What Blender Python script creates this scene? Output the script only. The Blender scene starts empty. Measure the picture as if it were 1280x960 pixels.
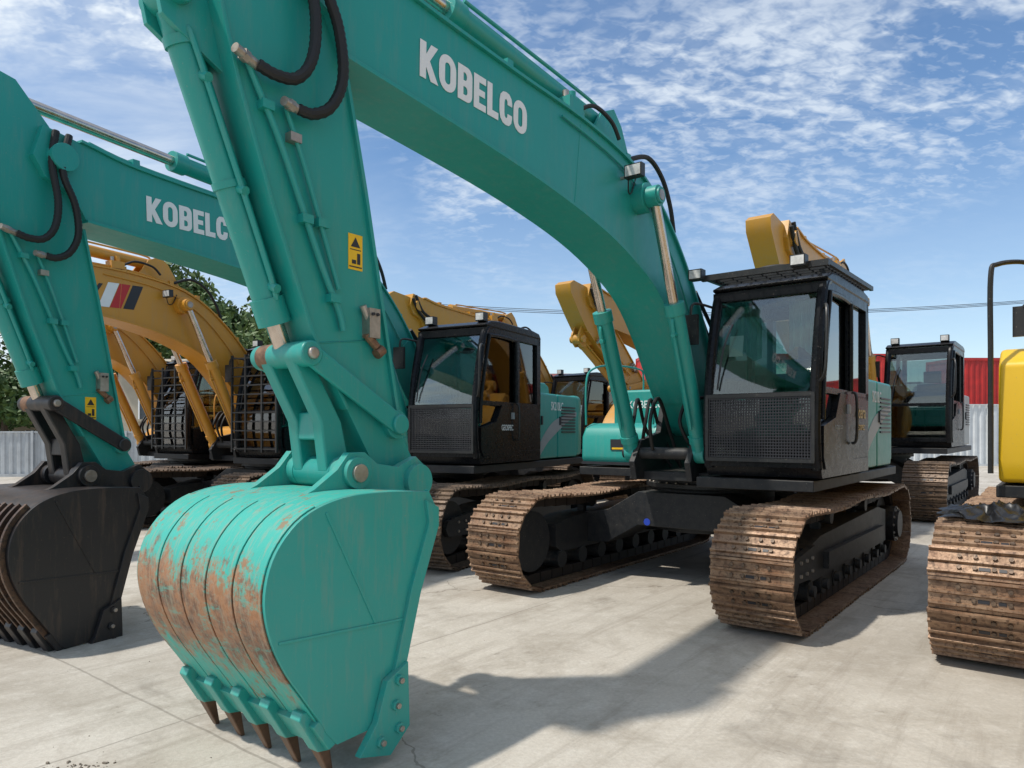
import bpy, bmesh, math, random
from mathutils import Vector, Matrix, noise as mnoise
R=random.Random(7)
sc=bpy.context.scene
# ---------------------------------------------------------------- materials
def nm(name):
    m=bpy.data.materials.new(name); m.use_nodes=True
    nt=m.node_tree; nt.nodes.clear()
    o=nt.nodes.new('ShaderNodeOutputMaterial'); b=nt.nodes.new('ShaderNodeBsdfPrincipled')
    nt.links.new(b.outputs[0],o.inputs[0])
    return m,nt,b,o
def N(nt,t,**k):
    n=nt.nodes.new(t)
    for a,v in k.items(): setattr(n,a,v)
    return n
def noise(nt,co,scale,detail=4,rough=.55,dist=0):
    n=N(nt,'ShaderNodeTexNoise'); n.inputs['Scale'].default_value=scale; n.inputs['Detail'].default_value=detail
    n.inputs['Roughness'].default_value=rough; n.inputs['Distortion'].default_value=dist
    if co is not None: nt.links.new(co,n.inputs['Vector'])
    return n.outputs['Fac']
def ramp(nt,src,a,b,c0=(0,0,0,1),c1=(1,1,1,1)):
    n=N(nt,'ShaderNodeValToRGB'); e=n.color_ramp.elements
    e[0].position=a; e[1].position=b; e[0].color=c0; e[1].color=c1
    nt.links.new(src,n.inputs[0]); return n.outputs[0]
def mix(nt,f,a,b,mode='MIX'):
    n=N(nt,'ShaderNodeMixRGB',blend_type=mode)
    for s,v in ((n.inputs[0],f),(n.inputs[1],a),(n.inputs[2],b)):
        if hasattr(v,'is_linked'): nt.links.new(v,s)
        else:
            s.default_value = v if isinstance(v,(int,float)) else (tuple(v)+(1,))[:4]
    return n.outputs[0]
def mth(nt,op,a,b=None,clamp=False):
    n=N(nt,'ShaderNodeMath',operation=op,use_clamp=clamp)
    for i,v in enumerate((a,b)):
        if v is None: continue
        if hasattr(v,'is_linked'): nt.links.new(v,n.inputs[i])
        else: n.inputs[i].default_value=v
    return n.outputs[0]
def coords(nt): return N(nt,'ShaderNodeTexCoord').outputs['Object']
def mapping(nt,co,scl):
    mp=N(nt,'ShaderNodeMapping'); nt.links.new(co,mp.inputs[0]); mp.inputs['Scale'].default_value=scl; return mp.outputs[0]
def bump(nt,b,h,strength=.3,dist=.01):
    n=N(nt,'ShaderNodeBump'); n.inputs['Strength'].default_value=strength; n.inputs['Distance'].default_value=dist
    nt.links.new(h,n.inputs['Height']); nt.links.new(n.outputs[0],b.inputs['Normal'])
def paint(name,col,rough=.35,dust=.25,coat=.3,dustcol=(.30,.26,.21),streak=.0,spec=.5):
    m,nt,b,o=nm(name); co=coords(nt)
    n1=noise(nt,co,1.7,3); n2=noise(nt,co,14,3,.7)
    c=mix(nt,mth(nt,'MULTIPLY',ramp(nt,n1,.3,.75),.3),col,[x*.75 for x in col])
    geo=N(nt,'ShaderNodeNewGeometry'); sx=N(nt,'ShaderNodeSeparateXYZ'); nt.links.new(geo.outputs['Normal'],sx.inputs[0])
    up=ramp(nt,sx.outputs[2],.2,1.0)
    d=mth(nt,'MULTIPLY',ramp(nt,n2,.35,.75),mth(nt,'ADD',mth(nt,'MULTIPLY',up,.8),.18))
    d=mth(nt,'MULTIPLY',d,dust,True)
    c=mix(nt,d,c,dustcol)
    if streak>0:
        n3=noise(nt,mapping(nt,co,(7,7,.9)),2.5,5,.72)
        c=mix(nt,mth(nt,'MULTIPLY',ramp(nt,n3,.50,.74),streak),c,dustcol)
    n4=noise(nt,co,60,1,.8)
    c=mix(nt,mth(nt,'MULTIPLY',ramp(nt,n4,.70,.76),.3),c,dustcol)
    nt.links.new(c,b.inputs['Base Color'])
    r=mth(nt,'ADD',mth(nt,'MULTIPLY',n2,.25),rough-.1,True); nt.links.new(r,b.inputs['Roughness'])
    b.inputs['Coat Weight'].default_value=coat; b.inputs['Coat Roughness'].default_value=.2; b.inputs['Specular IOR Level'].default_value=spec
    bump(nt,b,n1,.2,.02)
    return m
def plain(name,col,rough=.5,metal=0,var=.3,scale=12):
    m,nt,b,o=nm(name); co=coords(nt)
    n1=noise(nt,co,scale,3,.65)
    c=mix(nt,ramp(nt,n1,.3,.75),[x*(1-var) for x in col],[min(1,x*(1+var)) for x in col])
    nt.links.new(c,b.inputs['Base Color']); b.inputs['Metallic'].default_value=metal
    nt.links.new(mth(nt,'ADD',mth(nt,'MULTIPLY',n1,.25),rough-.12,True),b.inputs['Roughness'])
    return m
def shoemat(name,c0,c1,c2,rough=.5):
    m,nt,b,o=nm(name); co=coords(nt)
    n1=noise(nt,co,4,4,.7); n2=noise(nt,co,38,3,.7); n3=noise(nt,mapping(nt,co,(1,.35,1)),9,4,.75)
    c=mix(nt,ramp(nt,n1,.35,.65),c0,c1); c=mix(nt,ramp(nt,n2,.5,.70),c,c2); c=mix(nt,mth(nt,'MULTIPLY',ramp(nt,n3,.5,.66),.75),c,c2)
    nt.links.new(c,b.inputs['Base Color']); b.inputs['Metallic'].default_value=.3
    nt.links.new(mth(nt,'ADD',mth(nt,'MULTIPLY',n2,.4),rough-.2),b.inputs['Roughness'])
    bump(nt,b,n2,.4,.005); return m
M={}
M['teal']=paint('teal_paint',(.010,.30,.255),.40,.15,.12,(.18,.27,.23),.25)
M['yellow']=paint('yellow_paint',(.56,.27,.02),.42,.3,.12,streak=.2)
M['orange']=paint('orange_paint',(.60,.27,.022),.42,.25,.12,streak=.2)
M['brightyellow']=paint('bright_yellow_paint',(.80,.50,.01),.38,.1,.2)
M['greybody']=paint('grey_body_paint',(.36,.36,.34),.5,.4,.1,streak=.2)
M['black']=paint('black_paint',(.012,.013,.014),.45,.25,.05)
M['cabblack']=paint('cab_black_paint',(.008,.009,.011),.26,.05,.0,spec=.16)
M['frame']=paint('frame_black',(.012,.014,.017),.5,.35,.0,spec=.35)
M['buckblack']=paint('bucket_black',(.013,.013,.015),.42,.2,.1,(.12,.075,.05),.45)
M['buckrust']=shoemat('bucket_rust_edges',(.06,.032,.02),(.15,.085,.052),(.02,.017,.016))
M['rubber']=plain('rubber_hose',(.010,.010,.010),.6)
M['chrome']=plain('piston_rod',(.60,.52,.45),.25,1,.15)
M['steel']=plain('steel_fitting',(.42,.37,.32),.45,.8)
M['rusty']=plain('rusty_steel',(.22,.12,.07),.55,.4,.5,20)
M['shoe']=shoemat('track_shoe_rust',(.225,.122,.068),(.37,.245,.155),(.075,.04,.024))
M['shoedark']=shoemat('track_shoe_dark',(.11,.072,.048),(.21,.14,.09),(.04,.028,.02))
M['link']=plain('track_link',(.03,.022,.018),.65,.3)
M['toothrust']=plain('tooth_metal',(.15,.085,.05),.45,.4)
M['seat']=plain('seat_fabric',(.05,.05,.055),.8)
M['white']=plain('white_lettering',(.80,.80,.78),.45,0,.04)
M['grey']=plain('grey_decal',(.30,.32,.33),.4,0,.08)
M['gold']=plain('gold_decal',(.55,.38,.12),.4,.2,.1)
M['dark']=plain('dark_decal',(.02,.02,.025),.45,0,.1)
M['red']=plain('red_decal',(.5,.02,.02),.45,0,.1)
M['sticker']=plain('warning_sticker',(.85,.50,.01),.45,0,.05)
M['blue']=plain('blue_sticker',(.02,.06,.45),.45,0,.05)
def bucketpaint():
    m,nt,b,o=nm('bucket_worn_paint'); co=coords(nt)
    n1=noise(nt,co,2.2,4); n2=noise(nt,co,30,4,.75)
    c=mix(nt,mth(nt,'MULTIPLY',n1,.5),(.030,.37,.30),(.065,.48,.40))
    sx=N(nt,'ShaderNodeSeparateXYZ'); nt.links.new(co,sx.inputs[0]); z=sx.outputs[2]
    band=mth(nt,'SUBTRACT',1.0,mth(nt,'MULTIPLY',mth(nt,'ABSOLUTE',mth(nt,'SUBTRACT',z,.70)),2.1),True)
    n3=noise(nt,mapping(nt,co,(2,6,3.4)),2.2,8,.78)
    w=mth(nt,'ADD',mth(nt,'MULTIPLY',band,.50),mth(nt,'MULTIPLY',n3,.95))
    wm=ramp(nt,w,.69,.80)
    n6=noise(nt,co,7,6,.75)
    rc=mix(nt,ramp(nt,n6,.40,.60),(.13,.042,.018),(.42,.18,.075))
    rc=mix(nt,mth(nt,'MULTIPLY',ramp(nt,n2,.5,.7),.6),rc,(.32,.25,.19))
    c=mix(nt,mth(nt,'MULTIPLY',wm,.95),c,rc)
    # bands of teal left over between the scrapes
    n8=noise(nt,mapping(nt,co,(2,3,9)),2.0,6,.8)
    c=mix(nt,mth(nt,'MULTIPLY',ramp(nt,n8,.54,.62),.6),c,(.05,.40,.33))
    n5=noise(nt,mapping(nt,co,(3,12,1.2)),4,5,.7)
    c=mix(nt,mth(nt,'MULTIPLY',ramp(nt,n5,.50,.66),.55),c,(.33,.29,.20))
    n7=noise(nt,co,7,5,.8)
    c=mix(nt,mth(nt,'MULTIPLY',ramp(nt,n7,.56,.62),.8),c,(.28,.13,.055))
    nt.links.new(c,b.inputs['Base Color'])
    nt.links.new(mth(nt,'ADD',mth(nt,'MULTIPLY',n2,.3),.36),b.inputs['Roughness'])
    bump(nt,b,n2,.3,.004); return m
M['bucket']=bucketpaint()
M['bucketside']=paint('bucket_side_paint',(.022,.345,.29),.42,.45,.1,(.24,.28,.22),.38)
def glassmat(name,tint,refl=1.0):
    m=bpy.data.materials.new(name); m.use_nodes=True; nt=m.node_tree; nt.nodes.clear()
    o=N(nt,'ShaderNodeOutputMaterial'); t=N(nt,'ShaderNodeBsdfTransparent'); t.inputs[0].default_value=tint+(1,)
    g=N(nt,'ShaderNodeBsdfGlossy'); g.inputs['Roughness'].default_value=.03
    f=N(nt,'ShaderNodeFresnel'); f.inputs[0].default_value=1.5
    mx=N(nt,'ShaderNodeMixShader'); nt.links.new(mth(nt,'MULTIPLY',f.outputs[0],1.8*refl,True),mx.inputs[0])
    nt.links.new(t.outputs[0],mx.inputs[1]); nt.links.new(g.outputs[0],mx.inputs[2]); nt.links.new(mx.outputs[0],o.inputs[0])
    return m
M['glass']=glassmat('cab_glass',(.74,.84,.81),1.6)
M['glassdark']=glassmat('cab_glass_tinted',(.52,.60,.59))
M['lamp']=plain('lamp_lens',(.6,.6,.58),.15)
M['curtain']=plain('cab_curtain',(.24,.40,.34),.85,0,.25,6)
# ---------------------------------------------------------------- mesh builder
def catmull(P,n=5):
    P=[Vector(p) for p in P]; out=[]
    L=len(P)
    for i in range(L-1):
        p0=P[max(i-1,0)];p1=P[i];p2=P[i+1];p3=P[min(i+2,L-1)]
        for k in range(n):
            t=k/n
            out.append(.5*((2*p1)+(p2-p0)*t+(2*p0-5*p1+4*p2-p3)*t*t+(3*p1-p0-3*p2+p3)*t**3))
    out.append(P[-1]); return out
class MB:
    def __init__(s): s.bm=bmesh.new(); s.mats=[]
    def mi(s,m):
        m=M[m] if isinstance(m,str) else m
        if m not in s.mats: s.mats.append(m)
        return s.mats.index(m)
    def face(s,vs,i):
        try: f=s.bm.faces.new(vs); f.material_index=i
        except ValueError: pass
    def ext(s,poly,axis,a,b,mat):
        i=s.mi(mat)
        def pt(p,q):
            if axis=='y': return (p[0],q,p[1])
            if axis=='z': return (p[0],p[1],q)
            return (q,p[0],p[1])
        A=[s.bm.verts.new(pt(p,a)) for p in poly]; B=[s.bm.verts.new(pt(p,b)) for p in poly]
        n=len(poly)
        for k in range(n): s.face((A[k],A[(k+1)%n],B[(k+1)%n],B[k]),i)
        s.face(A[::-1],i); s.face(B,i)
    def box(s,x0,x1,y0,y1,z0,z1,mat): s.ext([(x0,z0),(x1,z0),(x1,z1),(x0,z1)],'y',y0,y1,mat)
    def cyl(s,p0,p1,r,mat,seg=20,r2=None):
        i=s.mi(mat); p0=Vector(p0);p1=Vector(p1); d=(p1-p0).normalized()
        u=d.orthogonal().normalized(); v=d.cross(u); r2=r if r2 is None else r2
        A=[];B=[]
        for k in range(seg):
            a=2*math.pi*k/seg; w=u*math.cos(a)+v*math.sin(a)
            A.append(s.bm.verts.new(p0+w*r)); B.append(s.bm.verts.new(p1+w*r2))
        for k in range(seg): s.face((A[k],A[(k+1)%seg],B[(k+1)%seg],B[k]),i)
        s.face(A[::-1],i); s.face(B,i)
    def beam(s,p0,p1,w,h,mat,up=(0,0,1)):
        i=s.mi(mat); p0=Vector(p0);p1=Vector(p1); d=(p1-p0).normalized(); up=Vector(up)
        if abs(d.dot(up))>.98: up=Vector((1,0,0))
        u=d.cross(up).normalized(); v=u.cross(d)
        vs=[]
        for p in (p0,p1):
            for a,b in ((-1,-1),(1,-1),(1,1),(-1,1)): vs.append(s.bm.verts.new(p+u*a*w/2+v*b*h/2))
        for f in ((0,1,5,4),(1,2,6,5),(2,3,7,6),(3,0,4,7),(3,2,1,0),(4,5,6,7)): s.face([vs[k] for k in f],i)
    def tube(s,pts,r,mat,seg=8,n=6,ribs=False,smooth=True):
        i=s.mi(mat); P=catmull(pts,n) if smooth else [Vector(p) for p in pts]
        if ribs:
            Q=[]
            for a,b in zip(P[:-1],P[1:]):
                m=max(1,int((b-a).length/.012))
                for k in range(m): Q.append(a.lerp(b,k/m))
            P=Q+[P[-1]]
        rings=[]; u=None
        for k,p in enumerate(P):
            d=(P[min(k+1,len(P)-1)]-P[max(k-1,0)]).normalized()
            if u is None: u=d.orthogonal().normalized()
            u=(u-d*u.dot(d)).normalized(); v=d.cross(u)
            rr=r*(1.12 if (ribs and k%2) else 1)
            rings.append([s.bm.verts.new(p+(u*math.cos(a)+v*math.sin(a))*rr) for a in [2*math.pi*j/seg for j in range(seg)]])
        for A,B in zip(rings[:-1],rings[1:]):
            for j in range(seg): s.face((A[j],A[(j+1)%seg],B[(j+1)%seg],B[j]),i)
        s.face(rings[0][::-1],i); s.face(rings[-1],i)
    def strip(s,pts,th,y0,y1,mat):
        P=[Vector((p[0],p[1])) for p in pts]; o=[]
        for k,p in enumerate(P):
            d=(P[min(k+1,len(P)-1)]-P[max(k-1,0)]).normalized()
            o.append(p+Vector((-d.y,d.x))*th)
        i=s.mi(mat); rows=[]
        for p,q in zip(P,o):
            rows.append([s.bm.verts.new((p.x,y0,p.y)),s.bm.verts.new((q.x,y0,q.y)),s.bm.verts.new((q.x,y1,q.y)),s.bm.verts.new((p.x,y1,p.y))])
        for A,B in zip(rows[:-1],rows[1:]):
            for j in range(4): s.face((A[j],A[(j+1)%4],B[(j+1)%4],B[j]),i)
        s.face(rows[0][::-1],i); s.face(rows[-1],i)
    def done(s,name,parent=None,bevel=0,xf=None,seg=2):
        bm=s.bm
        if xf is not None: bmesh.ops.transform(bm,matrix=xf,verts=bm.verts)
        bmesh.ops.recalc_face_normals(bm,faces=bm.faces)
        for f in bm.faces: f.smooth=True
        for e in bm.edges:
            if len(e.link_faces)==2 and e.calc_face_angle(0)>math.radians(34): e.smooth=False
        me=bpy.data.meshes.new(name); bm.to_mesh(me); bm.free()
        for m in s.mats: me.materials.append(m)
        ob=bpy.data.objects.new(name,me); sc.collection.objects.link(ob)
        if parent: ob.parent=parent
        if bevel:
            b=ob.modifiers.new('b','BEVEL'); b.width=bevel; b.segments=seg; b.limit_method='ANGLE'; b.angle_limit=math.radians(34); b.harden_normals=True
        return ob
def text(body,width,height,loc,axes,mat,parent,name='lettering',xf=None,bold=.008,tilt=0):
    cu=bpy.data.curves.new(name,'FONT'); cu.body=body; cu.size=1; cu.align_x='CENTER'; cu.align_y='CENTER'; cu.offset=bold; cu.extrude=.001
    ob=bpy.data.objects.new(name,cu); sc.collection.objects.link(ob); cu.materials.append(M[mat])
    bpy.context.view_layer.update(); d=ob.dimensions
    sx=width/max(d.x,.01); sy=height/max(d.y,.01)
    X,Y,Z=[Vector(a) for a in axes]
    m=Matrix((X,Y,Z)).transposed().to_4x4(); m=Matrix.Translation(loc)@m@Matrix.Rotation(tilt,4,'Z')@Matrix.Diagonal((sx,sy,1,1))
    if xf is not None: m=xf@m
    ob.parent=parent; ob.matrix_local=m; return ob
LEFT=((-1,0,0),(0,0,1),(0,1,0)); FRONT=((0,1,0),(0,0,1),(1,0,0))
def blockletters(s,height,width,loc,parent,mat,xf,tilt=0):
    T=.25
    def rr(x0,y0,x1,y1,r,n=6,corners=(1,1,1,1)):
        pts=[]
        for (cx,cy,a0,c) in ((x1-r,y1-r,0,corners[0]),(x0+r,y1-r,90,corners[1]),(x0+r,y0+r,180,corners[2]),(x1-r,y0+r,270,corners[3])):
            if c:
                for k in range(n+1):
                    a=math.radians(a0+90*k/n); pts.append((cx+r*math.cos(a),cy+r*math.sin(a)))
            else:
                pts.append((x1 if a0 in(0,270) else x0, y1 if a0 in (0,90) else y0))
        return pts
    G={'L':([[(0,0),(.56,0),(.56,T*.85),(T,T*.85),(T,1),(0,1)]],.58),
       'E':([[(0,0),(.58,0),(.58,T*.8),(T,T*.8),(T,.41),(.53,.41),(.53,.60),(T,.60),(T,1-T*.8),(.58,1-T*.8),(.58,1),(0,1)]],.61),
       'K':([[(0,0),(T,0),(T,.34),(.45,0),(.76,0),(.40,.54),(.73,1),(.45,1),(T,.68),(T,1),(0,1)]],.75),
       'O':([rr(0,-.01,.74,1.01,.36),rr(T,.2,.74-T,.8,.115)],.78),
       'B':([rr(0,0,.66,1,.24,6,(1,0,0,1)),rr(T,.18,.66-T+.03,.42,.10,4,(1,0,0,1)),rr(T,.59,.66-T,.82,.09,4,(1,0,0,1))],.70),
       'C':([[(.66,.36),(.66,.27),(.62,.12),(.50,.01),(.34,-.01),(.18,.02),(.05,.14),(0,.33),(0,.67),(.05,.86),(.18,.98),(.34,1.01),(.50,.99),(.62,.88),(.66,.73),(.66,.64),(.42,.64),(.41,.75),(.34,.80),(.27,.75),(.25,.65),(.25,.35),(.27,.25),(.34,.20),(.41,.25),(.42,.36)]],.70)}
    cu=bpy.data.curves.new('lettering','CURVE'); cu.dimensions='2D'; cu.fill_mode='BOTH'; cu.extrude=.001
    x=0
    for ch in s:
        loops,adv=G[ch]
        for lp in loops:
            sp=cu.splines.new('POLY'); sp.points.add(len(lp)-1); sp.use_cyclic_u=True
            for k,p in enumerate(lp): sp.points[k].co=(x+p[0],p[1]-.5,0,1)
        x+=adv+.04
    tot=x-.05
    cu.materials.append(M[mat]); ob=bpy.data.objects.new('lettering',cu); sc.collection.objects.link(ob)
    X,Y,Z=[Vector(a) for a in LEFT]
    m=Matrix.Translation(loc)@Matrix((X,Y,Z)).transposed().to_4x4()@Matrix.Rotation(tilt,4,'Z')@Matrix.Diagonal((width/tot,height,1,1))@Matrix.Translation((-tot/2,0,0))
    if xf is not None: m=xf@m
    ob.parent=parent; ob.matrix_local=m
# ---------------------------------------------------------------- tracks
RT=.42; ZC=.455; HX=1.83
def trackpoint(d):
    Ls=2*HX; La=math.pi*RT; tot=2*Ls+2*La; d%=tot
    if d<Ls:
        x=-HX+d; sag=-.03*math.sin(math.pi*d/Ls*2)**2
        return Vector((x,0,ZC+RT+sag)),Vector((1,0,0)),Vector((0,0,1))
    d-=Ls
    if d<La:
        a=math.pi/2-d/RT; n=Vector((math.cos(a),0,math.sin(a))); return Vector((HX,0,ZC))+n*RT,Vector((n.z,0,-n.x)),n
    d-=La
    if d<Ls: return Vector((HX-d,0,ZC-RT)),Vector((-1,0,0)),Vector((0,0,-1))
    d-=Ls
    a=-math.pi/2-d/RT; n=Vector((math.cos(a),0,math.sin(a))); return Vector((-HX,0,ZC))+n*RT,Vector((n.z,0,-n.x)),n
_tc={}
def track_meshes(shoe,frame,w):
    key=(shoe,frame,w)
    if key in _tc: return _tc[key]
    tot=4*HX+2*math.pi*RT; n=52; st=tot/n; h=st/2
    prof=[(-h-.004,-.004),(-h-.004,.034),(-h+.012,.036),(-h+.022,.013),(-.026,.012),(-.02,.032),(-.006,.032),(.002,.012),(.046,.012),(.052,.032),(.066,.032),(.074,.012),(h-.004,.008),(h-.004,-.004)]
    b=MB()
    for k in range(n):
        p,t,nn=trackpoint((k+.37)*st)
        jit=R.uniform(-.006,.006); i=b.mi(shoe)
        A=[];B=[]
        for (tt,q) in prof:
            c=p+t*tt+nn*(q)
            A.append(b.bm.verts.new(c+Vector((0,-w/2+jit,0)))); B.append(b.bm.verts.new(c+Vector((0,w/2+jit,0))))
        m=len(prof)
        for j in range(m): b.face((A[j],A[(j+1)%m],B[(j+1)%m],B[j]),i)
        b.face(A[::-1],i); b.face(B,i)
        for sgn in (-1,1):
            for (t0,t1) in ((-.088,.088),):
                i2=b.mi('link'); vs=[]
                for yy in (.055*sgn,.12*sgn):
                    for a,c in ((t0,-.1),(t1,-.1),(t1,-.005),(t0,-.005)): vs.append(b.bm.verts.new(p+t*a+nn*c+Vector((0,yy,0))))
                for f in ((0,1,2,3),(7,6,5,4),(0,4,5,1),(1,5,6,2),(2,6,7,3),(3,7,4,0)): b.face([vs[q] for q in f],i2)
            for yy in (.05,.135):
                for tt in (-.05,.026):
                    c=p+t*tt+Vector((0,yy*sgn,0)); b.cyl(c+nn*.010,c+nn*.028,.015,'shoedark',6)
        c=p+t*.026+nn*.0145
        b.beam(c+Vector((0,.075,0)),c+Vector((0,.115,0)),.02,.004,'dark',up=nn)
        b.beam(c+Vector((0,-.03,0)),c+Vector((0,.03,0)),.022,.004,'dark',up=nn)
    o1=b.done('track_shoes'); me1=o1.data; bpy.data.objects.remove(o1)
    b=MB()
    b.ext([(-1.5,.3),(1.35,.3),(1.45,.36),(1.45,.58),(1.1,.64),(-1.1,.70),(-1.5,.64)],'y',-.15,.17,frame)
    b.ext([(-1.2,.36),(1.0,.36),(1.0,.5),(-1.2,.5)],'y',.168,.215,frame)
    b.ext([(-.95,.30),(-.95,.2),(-.85,.16),(.85,.16),(.95,.2),(.95,.30)],'y',.12,.15,frame)
    for k in range(8):
        x=-1.35+k*.385
        b.cyl((x,-.16,.225),(x,.16,.225),.085,frame,16); b.cyl((x,.16,.225),(x,.2,.225),.045,frame,12)
    for x in (-.6,.7):
        b.cyl((x,-.12,.76),(x,.16,.76),.06,frame,16); b.beam((x,.02,.62),(x,.02,.76),.08,.06,frame)
    b.cyl((HX,-.14,ZC),(HX,.14,ZC),.29,frame,32); b.cyl((HX,.14,ZC),(HX,.19,ZC),.11,frame,20)
    b.ext([(1.35,.34),(1.95,.37),(2.0,ZC),(1.95,.54),(1.35,.60)],'y',.15,.20,frame)
    for x in (1.45,1.6,1.75): 
        for z in (.41,.51): b.cyl((x,.2,z),(x,.215,z),.015,'steel',6)
    b.cyl((-HX,-.06,ZC),(-HX,.06,ZC),.30,frame,24); b.cyl((-HX,-.2,ZC),(-HX,.22,ZC),.2,frame,24); b.cyl((-HX,.22,ZC),(-HX,.26,ZC),.15,frame,20)
    for k in range(12):
        a=math.pi*k/6; b.cyl((-HX+.175*math.cos(a),.22,ZC+.175*math.sin(a)),(-HX+.175*math.cos(a),.235,ZC+.175*math.sin(a)),.013,'steel',6)
    for k in range(21):
        a=2*math.pi*k/21; c=Vector((-HX+.31*math.cos(a),0,ZC+.31*math.sin(a))); b.cyl(c+Vector((0,-.035,0)),c+Vector((0,.035,0)),.03,'link',8)
    b.ext([(-1.95,.38),(-1.4,.32),(-1.4,.66),(-1.95,.56)],'y',-.15,-.10,frame)
    o2=b.done('track_frame'); me2=o2.data; bpy.data.objects.remove(o2)
    _tc[key]=(me1,me2); return _tc[key]
# ---------------------------------------------------------------- excavator
BUP=[(5.36,3.97),(5.0,3.90),(4.63,3.84),(3.75,3.79),(2.9,3.76),(2.2,3.66),(1.78,3.50),(1.44,3.26),(1.1,2.93),(.78,2.52),(.52,2.08),(.30,1.72)]
BLO=[(.62,1.50),(1.0,1.90),(1.36,2.36),(1.68,2.67),(2.07,2.87),(2.6,3.04),(3.3,3.17),(4.06,3.26),(5.08,3.35)]
def excavator(loc,a,k=1.0,body='teal',boom='teal',buck='bucket',buckside='bucketside',shoe='shoe',arm_rot=0,boom_rot=0,arm_scale=1,tx=None,
              cab='cabblack',guard=False,lowguard=False,bars=False,link=None,tallbox=False,armc=None,frame='frame',w=.6,hoses=True,logo=False,ribs=False,bx=1):
    a=math.radians(a); th=math.atan2(-math.cos(a),-math.sin(a))
    P=bpy.data.objects.new('excavator',None); sc.collection.objects.link(P)
    P.location=(loc[0],loc[1],0); P.rotation_euler=(0,0,th); P.scale=(k,k,k)
    armc=armc or boom; link=link or armc
    ft=Vector((.45,0,1.72)); bxf=Matrix.Translation(ft)@Matrix.Rotation(math.radians(boom_rot),4,'Y')@Matrix.Translation(-ft)
    m1,m2=track_meshes(shoe,frame,w)
    for y,nme in ((1.195,'left'),(-1.195,'right')):
        for me,q in ((m1,'track_shoes_'),(m2,'track_frame_')):
            o=bpy.data.objects.new(q+nme,me); sc.collection.objects.link(o); o.parent=P; o.location=(0,y,0)
            if y<0 and me is m2: o.scale=(1,-1,1)
    b=MB()
    for x0,x1 in ((.35,.85),(-.85,-.35)):
        b.ext([(-1.08,.34),(-.8,.36),(-.45,.56),(.45,.56),(.8,.36),(1.08,.34),(1.08,.66),(.8,.70),(.45,.90),(-.45,.90),(-.8,.70),(-1.08,.66)],'x',x0,x1,frame)
    b.ext([(.6*math.cos(t*math.pi/12)*1.15,.6*math.sin(t*math.pi/12)*1.0) for t in range(24)],'z',.5,.92,frame)
    b.cyl((0,0,.90),(0,0,1.02),.66,frame,40); b.cyl((0,0,.93),(0,0,.98),.71,'black',40)
    for t in range(36):
        q=t*math.pi/18; b.cyl((.685*math.cos(q),.685*math.sin(q),.975),(.685*math.cos(q),.685*math.sin(q),.995),.015,'steel',6)
    b.done('car_body',P,.012)
    rf=1.12 if tallbox else .46
    ry=-1.20 if tallbox else -1.385
    b=MB()
    b.ext([(1.42,.42),(1.42,1.40),(-1.9,1.40),(-2.55,.95),(-2.74,0),(-2.55,-.95),(-1.9,ry-.015),(rf,ry-.015),(rf,-.42),(.3,-.38),(.3,.38)],'z',1.02,1.11,'frame')
    for s0,s1 in ((.25,.31),(-.31,-.25)):
        b.ext([(.1,1.05),(1.25,1.05),(1.30,1.22),(1.15,1.42),(.75,1.5),(.62,1.86),(.42,1.98),(.22,1.86),(.1,1.5)],'y',s0,s1,'frame')
    b.ext([(-.2,1.04),(1.1,1.04),(1.1,1.125),(-.2,1.125)],'y',-.41,.41,'frame')
    b.cyl((1.15,-.44,1.30),(1.15,.44,1.30),.055,'frame',16)
    b.cyl((.45,-.34,1.72),(.45,.34,1.72),.07,'frame',20)
    b.done('deck_frame',P,.008)
    b=MB()
    cw=[(-1.72,1.37)]+[(-1.72-1.0*math.sin(t),1.37*math.cos(t)**.8) for t in [math.radians(q) for q in (12,25,38,52,66,80)]]
    cw=cw+[(x,-y) for x,y in cw[::-1]]
    b.ext(cw,'z',1.13,2.06,body); b.done('counterweight',P,.07,seg=3)
    b=MB()
    rb=-.34 if tallbox else -1.12
    b.box(-1.70,-.98,.5,1.385,1.13,2.04,body); b.box(-.965,-.30,.5,1.385,1.13,2.04,body)
    b.box(-1.70,rb,ry,-.5,1.13,2.04,body)
    b.box(-1.70,-.34,-.49,.49,1.13,2.0,body)
    b.ext([(-1.66,2.05),(-.4,2.05),(-.5,2.2),(-.65,2.25),(-1.5,2.25),(-1.62,2.2)],'y',-.48,.95,body)
    b.done('engine_housing',P,.03,seg=3)
    b=MB()
    if tallbox:
        b.ext([(-.33,1.13),(1.12,1.13),(1.17,1.3),(1.12,2.0),(.95,2.12),(-.33,2.12)],'y',ry,-.46,body)
    else:
        b.box(-1.11,-.28,-1.385,-.5,1.13,2.0,body)
        b.ext([(-.265,1.13),(.40,1.13),(.45,1.2),(.44,1.45),(.37,1.56),(.25,1.60),(-.265,1.60)],'y',-1.385,-.46,body)
    b.done('fuel_tank',P,.035,seg=3)
    b=MB()
    for q in range(9):
        b.beam((-1.6,1.39,1.5+q*.045),(-1.1,1.39,1.5+q*.045),.02,.018,'dark')
    b.beam((-.42,1.395,1.6),(-.42,1.395,1.72),.02,.04,'dark')
    b.beam((-1.04,1.395,1.6),(-1.04,1.395,1.72),.02,.04,'dark')
    b.cyl((-1.2,-.3,2.2),(-1.2,-.3,2.52),.06,'black',16); b.box(-1.35,-.8,.1,.7,2.252,2.30,'dark')
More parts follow.
